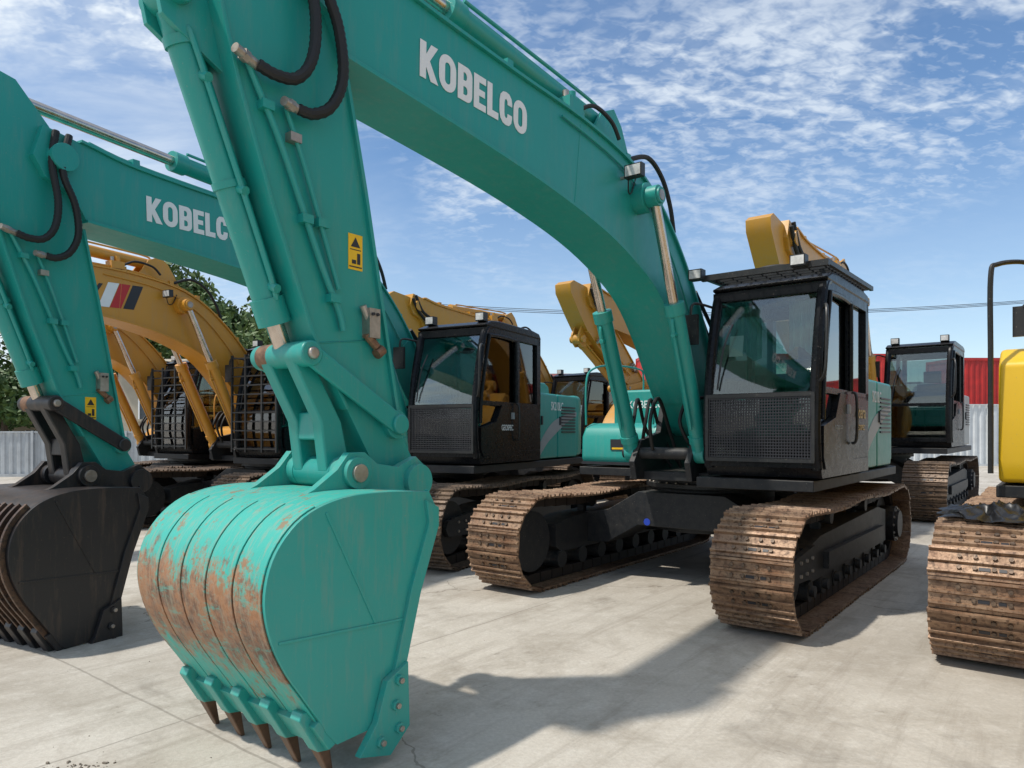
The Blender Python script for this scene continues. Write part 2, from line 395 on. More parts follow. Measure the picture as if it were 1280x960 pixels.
    if not tallbox:
        b.cyl((-.6,-.9,2.0),(-.6,-.9,2.06),.07,'black',16)
        for y in (-1.36,-.52):
            b.tube([(.38,y,1.58),(.38,y,2.05),(.25,y,2.22),(-.2,y,2.3),(-.9,y,2.3),(-1.0,y,2.2),(-1.0,y,2.0)],.012,body,8,4)
        b.box(.452,.455,-1.0,-.80,1.30,1.42,'dark'); b.box(.4555,.457,-.98,-.82,1.31,1.33,'sticker')
        b.box(.4,.46,-1.37,-.48,1.14,1.17,'dark')
    else:
        b.tube([(1.22,-1.24,1.2),(1.22,-1.24,2.0),(1.22,-1.24,2.62),(1.17,-1.20,2.72),(1.0,-1.04,2.74),(.93,-.99,2.66),(.92,-.98,2.12)],.018,'black',8,6)
        b.tube([(.93,-.99,2.4),(1.05,-1.05,2.42)],.012,'black'); b.box(1.0,1.04,-1.12,-.94,2.2,2.42,'black')
    b.done('service_fittings',P)
    if body=='teal':
        b=MB()
        c1=catmull([(-.31,1.3,0),(-.55,1.5,0),(-.85,1.66,0),(-1.3,1.76,0),(-1.66,1.80,0)],4); c2=catmull([(-.31,1.13,0),(-.6,1.34,0),(-.95,1.50,0),(-1.3,1.64,0),(-1.66,1.74,0)],4)
        b.ext([(v.x,v.y) for v in c1]+[(v.x,v.y) for v in c2[::-1]],'y',1.386,1.389,'grey')
        b.done('side_graphic',P)
    # ---------------- cab
    y0,y1=.50,1.45
    c=cab
    b=MB()
    b.ext([(-.25,1.13),(1.36,1.13),(1.42,1.26),(-.25,1.26)],'y',y0,y1,c)
    b.ext([(-.25,1.262),(1.36,1.262),(1.36,1.8),(-.25,1.8)],'y',y0,y0+.05,c)
    b.ext([(-.25,1.262),(.385,1.262),(.385,1.83),(-.25,1.83)],'y',y1-.05,y1,c)
    b.ext([(.40,1.20),(1.30,1.20),(1.36,1.3),(1.36,1.55),(1.0,1.62),(.85,1.83),(.40,1.83)],'y',y1-.045,y1+.012,c)
    b.ext([(-.252,1.26),(-.2,1.26),(-.2,2.1),(-.252,2.1)],'y',y0+.002,y1-.002,c)
    for y in (y0+.035,y1-.035):
        b.tube([(1.39,y,1.2),(1.435,y,1.5),(1.40,y,1.95),(1.30,y,2.4),(1.20,y,2.68),(1.08,y,2.74)],.043,c,10,4)
        b.beam((-.2,y,1.8),(-.2,y,2.73),.07,.11,c,up=(1,0,0))
        b.beam((-.22,y,2.70),(1.2,y,2.70),.07,.10,c)
        b.beam((.40,y,1.8),(.40,y,2.70),.06,.09,c,up=(1,0,0))
    b.tube([(.47,y1+.005,1.86),(.47,y1+.005,2.56),(.55,y1+.005,2.64),(1.1,y1+.005,2.64),(1.18,y1+.005,2.56),(1.34,y1+.005,1.95),(1.37,y1+.005,1.6)],.022,c,8,4)
    b.beam((-.25,y1-.03,1.84),(1.38,y1-.03,1.84),.06,.05,c)
    b.beam((1.42,y0+.03,1.80),(1.42,y1-.03,1.80),.05,.045,c); b.beam((1.40,y0,1.24),(1.40,y1,1.24),.06,.06,c)
    b.beam((1.20,y0,2.68),(1.20,y1,2.68),.07,.08,c)
    b.beam((-.22,y0,2.70),(-.22,y1,2.70),.07,.10,c)
    b.beam((-.22,y0,2.05),(-.22,y1,2.05),.05,.06,c)
    b.done('cab_frame',P,.012)
    b=MB()
    b.ext([(-.27,2.735),(1.22,2.73),(1.25,2.755),(1.1,2.81),(.9,2.83),(0,2.83),(-.2,2.81)],'y',y0-.01,y1+.01,c)
    b.done('cab_roof',P,.03,seg=3)
    b=MB()
    g='glass'
    fr=[(1.425,1.82),(1.405,1.95),(1.30,2.38),(1.215,2.65)]
    b.strip(fr,.006,y0+.07,y1-.07,g)
    b.strip([(1.405,1.27),(1.43,1.5),(1.425,1.78)],.006,y0+.07,y1-.07,g)
    b.ext([(.45,1.86),(1.36,1.86),(1.28,2.3),(1.16,2.64),(.45,2.64)],'y',y1-.04,y1-.034,'glassdark')
    b.ext([(.90,1.80),(1.03,1.64),(1.37,1.56),(1.37,1.82)],'y',y1-.04,y1-.034,'glassdark')
    b.ext([(-.15,1.87),(.35,1.87),(.35,2.64),(-.15,2.64)],'y',y1-.04,y1-.034,'glassdark')
    b.ext([(-.15,1.82),(1.36,1.82),(1.28,2.3),(1.16,2.64),(-.15,2.64)],'y',y0+.034,y0+.04,'glassdark')
    b.ext([(y0+.07,2.1),(y1-.07,2.1),(y1-.07,2.64),(y0+.07,2.64)],'x',-.2,-.194,'glassdark')
    b.done('cab_glass',P)
    b=MB()
    b.box(.1,.6,.78,1.22,1.5,1.64,'seat'); b.ext([(.05,1.6),(.2,1.6),(.08,2.2),(-.06,2.2)],'y',.78,1.22,'seat'); b.box(-.08,.02,.87,1.13,2.22,2.42,'seat')
    b.box(.1,.75,.58,.74,1.3,1.8,'seat'); b.box(.1,.75,1.24,1.34,1.3,1.76,'seat')
    for y in (.66,1.29): b.cyl((.68,y,1.76),(.72,y,2.0),.02,'rubber',8); b.cyl((.72,y,1.98),(.73,y,2.08),.03,'rubber',8)
    b.beam((1.2,.58,1.7),(1.2,.58,2.0),.04,.04,'seat'); b.box(1.17,1.21,.56,.78,1.95,2.12,'seat')
    for y in (.9,1.05): b.cyl((1.1,y,1.3),(1.18,y,1.75),.012,'rubber',8)
    b.done('cab_interior',P,.02)
    if guard:
        b=MB(); i=b.mi('curtain')
        for (ya,yb) in ((y0+.08,y0+.36),(y1-.36,y1-.08)):
            prev=None
            for q in range(21):
                y=ya+q*(yb-ya)/20; x=1.02+.02*math.sin(q*1.9)
                A=b.bm.verts.new((x,y,2.18+.05*math.sin(q*.3))); B=b.bm.verts.new((x,y,2.62))
                if prev: b.face((prev[0],A,B,prev[1]),i)
                prev=(A,B)
        b.ext([(1.28,2.15),(1.285,2.15),(1.255,2.33),(1.25,2.33)],'y',.66,.78,'white')
        b.done('cab_curtain',P)
    b=MB()
    b.tube([(1.44,.62,1.86),(1.41,.66,2.2),(1.35,.72,2.42)],.008,'dark',6)
    b.tube([(1.43,y1+.0,1.9),(1.5,y1+.06,2.0),(1.47,y1+.06,2.45),(1.30,y1+.0,2.5)],.013,'black',8,5)
    b.tube([(1.2,y0,2.6),(1.42,y0-.1,2.62),(1.45,y0-.12,2.5)],.012,'black'); b.box(1.43,1.47,y0-.2,y0-.05,2.26,2.52,'black')
    b.tube([(.5,y1+.02,1.4),(.5,y1+.06,1.45),(.5,y1+.06,1.8),(.5,y1+.02,1.85)],.012,'black')
    b.box(.56,.62,y1+.0,y1+.03,1.66,1.74,'grey')
    if not guard:
        for y in (y0+.12,y1-.12):
            b.box(1.08,1.17,y-.06,y+.06,2.81,2.91,'black'); b.box(1.17,1.178,y-.05,y+.05,2.82,2.90,'lamp')
    b.done('cab_fittings',P)
    if guard:
        b=MB(); z0=2.87
        for y in (y0-.03,y1+.03): b.beam((-.25,y,z0+.01),(1.36,y,z0-.02),.03,.04,'black')
        for q in range(16):
            x=-.2+q*.1; z=z0-.015*q/15; b.beam((x,y0-.03,z),(x,y1+.03,z),.014,.018,'black')
        for q in range(8):
            y=y0+q*.13; b.beam((-.25,y,z0+.012),(1.34,y,z0-.008),.010,.012,'black')
        b.beam((1.36,y0-.05,z0-.03),(1.36,y1+.05,z0-.03),.04,.05,'black')
        for y in (y0-.03,y1-.12): b.box(1.38,1.47,y-.10,y+.02,z0-.05,z0+.04,'black'); b.box(1.47,1.476,y-.09,y+.01,z0-.04,z0+.03,'lamp')
        b.tube([(.2,1.0,z0+.03),(.25,1.05,z0+.13),(.5,1.1,z0+.11),(.7,1.2,z0+.03),(.9,1.3,z0+.07),(1.1,1.35,z0+.02)],.02,'rubber',8)
        b.tube([(.9,.6,z0+.03),(.8,.8,z0+.12),(.85,1.0,z0+.10),(1.0,1.1,z0+.03)],.015,'rubber',8)
        b.cyl((-.05,1.2,z0),(-.05,1.2,z0+.15),.06,'black',14); b.box(.3,.5,.7,.95,z0+.015,z0+.08,'black')
        b.done('roof_guard',P)
    if lowguard:
        b=MB()
        z0,z1=1.27,1.80
        for q in range(38):
            y=y0+.06+q*(y1-y0-.12)/37; b.beam((1.462,y,z0),(1.462,y,z1),.009,.009,'dark')
        for q in range(23):
            z=z0+q*(z1-z0)/22; b.beam((1.464,y0+.05,z),(1.464,y1-.05,z),.009,.009,'dark')
        for z in (z0,z1): b.beam((1.462,y0+.03,z),(1.462,y1-.03,z),.025,.03,'black')
        for y in (y0+.04,y1-.04): b.beam((1.462,y,z0),(1.462,y,z1),.025,.03,'black')
        b.done('windscreen_guard',P)
    if bars:
        b=MB()
        for q in range(11):
            z=1.25+q*.135; b.beam((1.50,y0+.0,z),(1.50,y1,z),.02,.02,'black')
        for y in (y0,y0+.3,y1-.3,y1): b.beam((1.50,y,1.2),(1.50,y,2.65),.03,.03,'black')
        b.done('windscreen_guard',P)
    # ---------------- boom
    up=[(v.x,v.y) for v in catmull([Vector((p[0],p[1],0)) for p in BUP],4)]; lo=[(v.x,v.y) for v in catmull([Vector((p[0],p[1],0)) for p in BLO],4)]
    b=MB()
    b.ext(up+[(.28,1.6),(.36,1.5),(.5,1.46)]+lo+[(5.17,3.52),(5.36,3.60),(5.44,3.74)],'y',-.20,.20,boom)
    b.strip(up[3:-3],-.022,-.225,.225,boom); b.strip(lo[3:],-.022,-.225,.225,boom)
    b.cyl((5.25,-.27,3.76),(5.25,.27,3.76),.10,boom,24)
    b.cyl((2.08,-.42,3.40),(2.08,.42,3.40),.065,boom,24); b.cyl((2.08,-.30,3.40),(2.08,.30,3.40),.12,boom,28)
    for s0 in (.09,-.12): b.ext([(2.0,3.64),(2.7,3.72),(2.5,4.0),(2.32,4.08),(2.2,3.98)],'y',s0,s0+.03,boom)
    for (xa,za,xb,zb) in ((3.02,3.13,2.94,3.73),(1.35,2.42,.95,2.70)):
        b.tube([(xa,.2005,za),(xb,.2005,zb)],.005,boom,6,1)
    b.done('boom',P,.01,bxf)
    b=MB()
    for dy,dz in ((.10,.05),(.155,.05),(-.12,.05),(-.17,.05)):
        b.tube([(p[0],dy,p[1]+dz) for p in BUP[1:-1]],.016,boom,8,4)
    for p in BUP[2:-2]:
        b.box(p[0]-.03,p[0]+.03,.07,.19,p[1]+.02,p[1]+.085,boom); b.box(p[0]-.03,p[0]+.03,-.2,-.09,p[1]+.02,p[1]+.085,boom)
    b.tube([(3.2,.215,3.70),(2.4,.215,3.60),(1.85,.215,3.36),(1.45,.215,3.02),(1.1,.215,2.6)],.009,boom,6,4)
    b.box(2.9,3.08,.06,.2,3.80,3.90,boom); b.cyl((2.95,.13,3.9),(2.95,.13,3.98),.03,boom,12); b.cyl((3.03,.13,3.9),(3.03,.13,3.96),.025,'steel',12)
    b.done('boom_pipes',P,0,bxf)
    b=MB()
    if hoses:
        for j,dy in enumerate((.06,.12,.18,-.08,-.16)):
            b.tube([(.95-.03*j,dy,2.83),(.80,dy,2.82-.03*j),(.5,dy*1.3,2.4),(.25,dy*1.3,2.0),(.1,dy*1.2,1.6),(.05,dy,1.2)],.02,'rubber',8,5)
        b.tube([(2.15,.16,3.72),(1.9,.2,3.80),(1.66,.21,3.70),(1.50,.21,3.50),(1.40,.2,3.28)],.020,'rubber',8,6)
        b.tube([(2.9,.16,3.86),(2.75,.2,3.93),(2.5,.2,3.90),(2.38,.2,3.80)],.016,'rubber',8,6)
    b.beam((2.35,.20,3.50),(2.35,.30,3.50),.02,.02,'steel'); b.box(2.33,2.39,.25,.40,3.48,3.58,'black'); b.box(2.39,2.396,.26,.39,3.49,3.57,'lamp')
    b.tube([(2.34,.26,3.48),(2.3,.24,3.40),(2.22,.22,3.42),(2.15,.22,3.55)],.006,'rubber',6)
    b.done('boom_hoses',P,0,bxf)
    if hoses:
        b=MB()
        for j,(x,dy) in enumerate(((.95,.1),(1.02,.18),(1.1,-.05),(.9,-.15),(1.0,-.2))):
            b.tube([(x+.1,dy*2.2,1.34),(x+.22,dy*1.5,1.6),(x+.02,dy*1.8,1.82),(x-.25,dy*2,1.5),(x-.4,dy,1.15)],.018,'rubber',8,5)
        b.done('swing_hoses',P)
    for y,nme in ((.35,'left'),(-.35,'right')):
        b=MB(); f=Vector((1.15,y,1.30)); t=bxf@Vector((2.08,y,3.40)); d=(t-f)
        b.cyl(f,f+d*.60,.075,boom,24); b.cyl(f+d*.57,f+d*.615,.088,boom,24); b.cyl(f+d*.05,f+d*.08,.085,boom,24)
        b.cyl(f+d*.6,t,.042,'chrome',20); b.cyl(t-Vector((0,.05,0)),t+Vector((0,.05,0)),.085,boom,24); b.cyl(f-Vector((0,.05,0)),f+Vector((0,.05,0)),.085,boom,24)
        n=Vector((.1,0,-.03))
        b.tube([f+d*.56+n*.7,f+d*.5+n,f+d*.2+n,f+d*.12+n*1.1],.016,boom,8); b.cyl(f+d*.5+n*.4,f+d*.5+n*1.2,.022,boom,10)
        b.cyl(t+Vector((0,.05 if y>0 else -.05,0)),t+Vector((0,.075 if y>0 else -.075,0)),.045,'steel',14)
        b.done('boom_cylinder_'+nme,P,.004)
    # ---------------- arm group
    piv=Vector((5.25,0,3.76)); xf=bxf@Matrix.Translation(piv)@Matrix.Rotation(math.radians(arm_rot-boom_rot),4,'Y')@Matrix.Scale(arm_scale,4)@Matrix.Translation(-piv)
    tp=xf@Vector((5.62,0,4.18))
    b=MB(); f=bxf@Vector((2.38,0,3.96)); d=tp-f; Lb=min(1.75/d.length,.8)
    b.cyl(f,f+d*Lb,.075,boom,24); b.cyl(f+d*(Lb-.03),f+d*(Lb+.01),.09,boom,24); b.cyl(f+d*Lb,tp,.045,'chrome',20)
    b.cyl(tp-Vector((0,.1,0)),tp+Vector((0,.1,0)),.08,boom,20); b.cyl(f-Vector((0,.09,0)),f+Vector((0,.09,0)),.08,boom,20)
    b.tube([f+d*.02+Vector((0,.06,.08)),f+d*.1+Vector((0,.06,.1)),f+d*(Lb*.95)+Vector((0,.05,.09))],.014,boom,8)
    b.done('arm_cylinder',P,.004)
    b=MB()
    arm=[(4.54,1.30),(4.55,1.17),(4.65,1.11),(4.77,1.17),(4.86,1.34),(5.03,1.62),(5.24,1.98),(5.45,2.52),(5.62,3.02),(5.72,3.4),(5.74,3.75),(5.74,4.16),(5.66,4.28),(5.54,4.26),(5.30,4.0),(5.10,3.75),(5.03,3.5),(5.05,3.3),(4.93,2.75),(4.68,1.52)]
    b.ext(arm,'y',-.15,.15,armc)
    b.strip([(4.70,1.56),(4.93,2.73),(5.05,3.27)],.02,-.172,.172,armc)
    b.strip([(5.03,1.62),(5.24,1.98),(5.45,2.52),(5.62,3.02),(5.72,3.4)],-.018,-.172,.172,armc)
    for y in (-.08,.05):
        b.ext([(5.60,3.05),(5.74,3.12),(5.92,3.22),(5.95,3.36),(5.88,3.45),(5.72,3.5)],'y',y,y+.03,armc)
    b.cyl((5.86,-.13,3.34),(5.86,.13,3.34),.06,armc,20)
    b.cyl((4.65,-.19,1.24),(4.65,.19,1.24),.10,armc,28)
    b.cyl((4.72,-.19,1.54),(4.72,.19,1.54),.075,armc,24)
    b.tube([(4.82,.1505,1.98),(5.20,.1505,1.93)],.005,armc,6,1)
    b.done('arm',P,.01,xf)
    b=MB()
    b.tube([(5.60,.17,3.14),(5.54,.175,3.02),(5.42,.175,2.8),(5.20,.175,2.30),(5.10,.175,2.10),(5.07,.175,2.0)],.015,armc,10,5)
    b.tube([(5.40,.17,3.0),(5.38,.175,2.94),(5.28,.175,2.7),(5.10,.175,2.2)],.012,armc,10,5)
    for x,z in ((5.50,2.96),(5.29,2.50),(5.13,2.15)): b.box(x-.03,x+.03,.15,.197,z-.02,z+.02,armc)
    for x,z in ((5.355,2.86),(5.2,2.5)): b.box(x-.03,x+.03,.15,.195,z-.02,z+.02,'steel' if z>2.8 else armc)
    b.box(4.86,4.93,.15,.21,1.98,2.13,'steel'); b.cyl((4.86,.18,1.94),(4.93,.18,2.0),.022,'rusty',10); b.cyl((4.82,.18,1.93),(4.86,.18,1.90),.028,'rusty',10); b.cyl((4.95,.18,2.14),(4.90,.18,2.05),.018,'steel',10)
    for x in (4.88,4.91): b.cyl((x,.21,2.10),(x,.22,2.10),.009,'dark',6)
    b.cyl((5.55,.19,3.11),(5.68,.22,3.13),.022,'steel',12); b.cyl((5.33,.19,2.99),(5.44,.22,2.99),.022,'steel',12)
    b.cyl((5.61,.2,3.12),(5.64,.21,3.125),.028,'steel',6); b.cyl((5.38,.2,2.99),(5.41,.21,2.99),.028,'steel',6)
    b.done('arm_pipes',P,0,xf)
    b=MB()
    b.tube([(5.56,.205,3.11),(5.48,.22,3.09),(5.38,.235,3.11),(5.31,.25,3.22),(5.29,.25,3.42),(5.33,.24,3.7),(5.30,.24,3.95)],.025,'rubber',10,6,ribs=True)
    b.tube([(5.35,.20,2.99),(5.28,.22,2.985),(5.19,.24,3.05),(5.14,.26,3.2),(5.17,.265,3.42),(5.26,.26,3.65),(5.2,.24,3.95)],.025,'rubber',10,6,ribs=True)
    b.done('arm_hoses',P,0,xf)
    b=MB()
    f=Vector((5.86,0,3.34)); t=Vector((5.28,0,1.87)); d=t-f
    b.cyl(f+d*.04,f+d*.84,.068,armc,28); b.cyl(f+d*.82,f+d*.90,.08,armc,28); b.cyl(f+d*.89,t,.042,'chrome',20)
    b.cyl(f+d*.10,f+d*.125,.078,armc,28); b.cyl(f+d*.48,f+d*.50,.076,armc,28); b.cyl(f-Vector((0,.05,0)),f+Vector((0,.05,0)),.085,armc,20)
    n=Vector((.0,.085,0)); b.tube([f+d*.10+n*.8,f+d*.16+n,f+d*.75+n,f+d*.83+n*.7],.014,armc,8)
    for q in (.2,.5,.78): b.cyl(f+d*q+n*.4,f+d*(q+.02)+n*1.25,.022,armc,8)
    b.done('bucket_cylinder',P,.004,xf)
    b=MB()
    J=(5.28,1.87);Bp=(5.06,1.30);G=(4.72,1.54)
    b.cyl((J[0],-.215,J[1]),(J[0],.215,J[1]),.062,link,28); b.cyl((J[0],-.235,J[1]),(J[0],.235,J[1]),.03,'steel',16)
    b.cyl((J[0],-.178,J[1]),(J[0],-.07,J[1]),.0635,'rusty',28)
    for sgn in (-1,1):
        (x0,z0),(x1,z1),r=J,G,.055
        dx,dz=x1-x0,z1-z0; L=math.hypot(dx,dz); nx,nz=-dz/L,dx/L; ang=math.atan2(nz,nx)
        pl=[(x0+r*math.cos(ang+t*math.pi/6),z0+r*math.sin(ang+t*math.pi/6)) for t in range(0,7)]+[(x1+r*math.cos(ang+math.pi+t*math.pi/6),z1+r*math.sin(ang+math.pi+t*math.pi/6)) for t in range(0,7)]
        b.ext(pl,'y',sgn*.178,sgn*.207,link)
    lk=[(J[0]-.06,J[1]-.03),(J[0]+.06,J[1]-.02),(Bp[0]+.115,1.55),(Bp[0]+.08,Bp[1]),(Bp[0]-.07,Bp[1]),(Bp[0]-.01,1.55)]
    b.ext(lk,'y',.06,.14,link); b.ext(lk,'y',-.14,-.06,link)
    b.box(5.07,5.16,-.10,.10,1.46,1.60,link)
    b.cyl((Bp[0],-.15,Bp[1]),(Bp[0],.15,Bp[1]),.08,link,28)
    for s_ in (-1,1): b.cyl((G[0],s_*.19,G[1]),(G[0],s_*.225,G[1]),.055,link,20)
    b.done('bucket_linkage',P,.012,xf)
    # ---------------- bucket
    pb=Vector((4.85,0,1.27)); xb=xf@Matrix.Translation(pb)@Matrix.Scale(bx,4)@Matrix.Translation(-pb)
    b=MB(); W=.52
    sh=[(4.84,1.21),(5.10,1.225),(5.36,1.215),(5.56,1.15),(5.69,1.02),(5.74,.86),(5.72,.70),(5.65,.54),(5.55,.39),(5.45,.24)]
    shs=[(v.x,v.y) for v in catmull([Vector((p[0],p[1],0)) for p in sh],5)]
    b.strip(shs,-.025,-W,W,buck)
    if ribs:
        for j in range(13):
            y=-W+.03+j*(2*W-.06)/12; b.strip(shs[16:-1],.035,y-.012,y+.012,'buckrust')
    else:
        n=5; gw=2*W/n
        for j in range(n): b.strip(shs[13:-1],.008,-W+j*gw+.006,-W+(j+1)*gw-.006,buck)
    b.ext([(5.475,.29),(5.51,.27),(5.43,.15),(5.395,.165)],'y',-W-.01,W+.01,buckside)
    b.done('bucket_shell',P,.003,xb)
    b=MB()
    sd=[(4.84,1.22),(4.785,1.13),(4.785,1.04),(4.91,.73),(5.03,.32),(5.13,.17)]
    for sgn in (-1,1):
        b.ext(shs[:-1]+[(5.45,.23),(5.39,.16)]+sd[::-1],'y',sgn*(W-.012),sgn*(W+.014),buckside)
        b.ext([(4.785,1.13),(4.785,1.04),(4.91,.73),(5.03,.32),(5.09,.35),(4.97,.76),(4.85,1.06),(4.87,1.17)],'y',sgn*(W+.012),sgn*(W+.034),buckside)
        b.ext([(5.01,.43),(5.14,.37),(5.20,.20),(5.30,.08),(5.12,.03),(5.00,.13)],'y',sgn*(W+.016),sgn*(W+.052),buckside)
        for x,z in ((5.07,.36),(5.09,.25),(5.07,.14),(5.18,.11)):
            b.cyl((x,sgn*(W+.05),z),(x,sgn*(W+.068),z),.026,buckside,6); b.cyl((x,sgn*(W+.066),z),(x,sgn*(W+.08),z),.014,'steel',8)
        b.beam((4.98,sgn*(W+.016),.62),(5.68,sgn*(W+.016),.66),.008,.012,buckside)
        b.beam((5.18,sgn*(W+.016),.64),(5.45,sgn*(W+.016),1.16),.008,.012,buckside)
    for sgn in (-1,1):
        b.ext([(4.56,1.20),(4.56,1.30),(4.65,1.37),(4.78,1.32),(4.92,1.34),(5.0,1.40),(5.10,1.40),(5.17,1.32),(5.30,1.235),(5.38,1.20),(4.84,1.19),(4.74,1.13)],'y',sgn*.21,sgn*.255,buckside)
        b.cyl((Bp[0],sgn*.15,Bp[1]),(Bp[0],sgn*.285,Bp[1]),.078,buckside,28); b.cyl((Bp[0],sgn*.28,Bp[1]),(Bp[0],sgn*.30,Bp[1]),.045,'steel',16)
        b.cyl((4.65,sgn*.2,1.24),(4.65,sgn*.29,1.24),.09,buckside,28)
    b.done('bucket_sides',P,.007,xb)
    b=MB()
    nt_=7 if ribs else 5
    for j in range(nt_):
        y=-W+.06+j*(2*W-.12)/(nt_-1)
        b.ext([(5.54,.33),(5.555,.30),(5.46,.14),(5.40,.13),(5.41,.21),(5.47,.33)],'y',y-.035,y+.035,buckside)
        i=b.mi('toothrust')
        v=[b.bm.verts.new(p) for p in ((5.47,y-.034,.17),(5.47,y+.034,.17),(5.40,y+.034,.16),(5.40,y-.034,.16),(5.385,y-.020,.0),(5.385,y+.020,.0),(5.365,y+.020,.0),(5.365,y-.020,.0))]
        for f_ in ((0,1,2,3),(4,5,6,7),(0,1,5,4),(1,2,6,5),(2,3,7,6),(3,0,4,7)): b.face([v[q] for q in f_],i)
    b.done('bucket_teeth',P,.006,xb)
    if logo: blockletters('KOBELCO',.205,.98,(4.08,.2035,3.54),P,'white',bxf,-.02)
    for t in (tx or []):
        text(t[0],t[1],t[2],t[3],t[4],t[5],P,xf=bxf if t[3][2]>3 else None,tilt=t[6] if len(t)>6 else 0,bold=t[7] if len(t)>7 else .008)
    return P,xf,bxf
ST=[('SK210LC',.42,.12,(-.95,1.3875,1.86),LEFT,'white'),('KOBELCO',.46,.09,(-.2765,-.95,1.82),FRONT,'white')]
P1,x1,_=excavator((2.15,7.66),38,logo=True,tx=ST+[('Acera',.40,.12,(.08,1.4535,1.68),LEFT,'gold'),('GEOSPEC',.34,.05,(.08,1.4535,1.54),LEFT,'gold'),('KOBELCO',.24,.035,(.9,1.4635,1.54),LEFT,'grey')],guard=True,lowguard=True)
P2,x2,_=excavator((-1.02,10.12),27.5,buck='buckblack',buckside='buckblack',link='buckblack',shoe='shoedark',boom_rot=3,arm_scale=.95,logo=True,lowguard=True,ribs=True,bx=1.08,tx=ST+[('GEOSPEC',.3,.07,(.72,1.4635,1.55),LEFT,'white')])
P3,x3,b3=excavator((-3.9,12.4),30,body='orange',boom='orange',buck='orange',buckside='orange',shoe='shoedark',bars=True,boom_rot=2.5,arm_scale=.95,tx=[('SANY',.80,.26,(3.62,.2035,3.43),LEFT,'dark',0,.02)])
excavator((-6.2,14.6),30,body='orange',boom='orange',buck='orange',buckside='orange',shoe='shoedark',bars=True,boom_rot=2,arm_scale=.95)
excavator((4.45,16.3),38,body='yellow',boom='yellow',buck='yellow',buckside='yellow',shoe='shoedark',arm_rot=40,tx=[('CAT',.62,.3,(2.75,.2035,3.40),LEFT,'white',0,.02)])
excavator((1.3,17.6),38,body='yellow',boom='yellow',buck='yellow',buckside='yellow',shoe='shoedark',arm_rot=40,boom_rot=-1,tx=[('CAT',.62,.3,(2.75,.2035,3.40),LEFT,'white',0,.02)])
excavator((7.2,14.5),38,k=1.1,body='greybody',boom='yellow',buck='yellow',buckside='yellow',shoe='shoedark',arm_rot=40)
P0,_,_=excavator((5.2,5.42),38,body='brightyellow',boom='brightyellow',buck='brightyellow',buckside='brightyellow',arm_rot=40,tallbox=True)
def label(P,z,xf):
    b=MB()
    b.box(4.93,5.02,.1505,.153,z,z+.18,'sticker'); b.ext([(4.975,z+.165),(4.945,z+.115),(5.005,z+.115)],'y',.1535,.1545,'dark'); b.box(4.94,5.01,.1535,.1545,z+.10,z+.104,'dark')
    b.box(4.945,4.965,.1535,.1545,z+.03,z+.085,'dark'); b.box(4.972,4.998,.1535,.1545,z+.03,z+.05,'dark'); b.box(4.935,5.015,.1535,.1545,z+.012,z+.018,'dark')
    b.done('warning_label',P,0,xf)
label(P1,2.32,x1); label(P2,1.75,x2)
b=MB(); b.cyl((.85,-.35,.60),(.8535,-.35,.60),.035,'blue',20); b.done('round_sticker',P1)
b=MB()
for x,m in ((3.14,'white'),(2.98,'red'),(2.80,'dark')): b.ext([(x+.15,3.27),(x,3.27),(x-.15,3.60),(x,3.60)],'y',.2025,.2040,m)
b.done('stripe_decal',P3,0,b3)
# black plastic sheet draped on the yellow machine's track
bm=bmesh.new(); bmesh.ops.create_grid(bm,x_segments=70,y_segments=50,size=.5)
for v in bm.verts:
    p=v.co.copy()
    edge=1+.35*mnoise.noise(p*4+Vector((5,0,0)))
    q=Vector((p.x*1.0,p.y*2.2,0))
    ridg=1-abs(mnoise.noise(q*3.2+Vector((2,0,0))))*2.2; r2=1-abs(mnoise.noise(q*7+Vector((3,1,0))))*2
    fall=max(0,1-1.7*max(abs(p.x),abs(p.y)))
    v.co=Vector((p.x*.55*edge,p.y*.66*edge,.035+(.085*ridg+.025*r2)*fall))
for f in bm.faces: f.smooth=True
me=bpy.data.meshes.new('plastic_sheet'); bm.to_mesh(me); bm.free(); me.materials.append(plain('black_plastic',(.010,.010,.011),.4))
o=bpy.data.objects.new('plastic_sheet',me); sc.collection.objects.link(o)
th=P0.rotation_euler.z; o.rotation_euler=(0,math.radians(4),th)
F0=Vector((math.cos(th),math.sin(th),0)); L0=Vector((-math.sin(th),math.cos(th),0)); o.location=Vector((5.2,5.42,.905))+F0*1.66-L0*1.16
# ---------------------------------------------------------------- ground
m,nt,b_,o_=nm('concrete_ground'); co=coords(nt)
n1=noise(nt,co,.35,5,.6,.6); n2=noise(nt,co,1.6,6,.7,.4); n3=noise(nt,co,45,3,.75); n4=noise(nt,co,7,4,.7)
c=mix(nt,ramp(nt,n1,.38,.62),(.44,.395,.33),(.60,.555,.48))
c=mix(nt,mth(nt,'MULTIPLY',ramp(nt,n2,.46,.64),.6),c,(.31,.27,.215))
c=mix(nt,mth(nt,'MULTIPLY',ramp(nt,n4,.5,.72),.4),c,(.67,.63,.56))
c=mix(nt,mth(nt,'MULTIPLY',ramp(nt,n3,.35,.75),.4),c,(.27,.235,.19))
mp=N(nt,'ShaderNodeMapping'); nt.links.new(co,mp.inputs[0]); mp.inputs['Rotation'].default_value=(0,0,math.radians(38)); mp.inputs['Location'].default_value=(1.35,.7,0)
mps=mapping(nt,mp.outputs[0],(6,.5,1))
ns=noise(nt,mps,1.2,5,.75,.5); c=mix(nt,mth(nt,'MULTIPLY',ramp(nt,ns,.50,.68),.40),c,(.25,.21,.165))
st=ramp(nt,noise(nt,co,.9,5,.7,1.0),.58,.70); c=mix(nt,mth(nt,'MULTIPLY',st,.45),c,(.17,.145,.115))
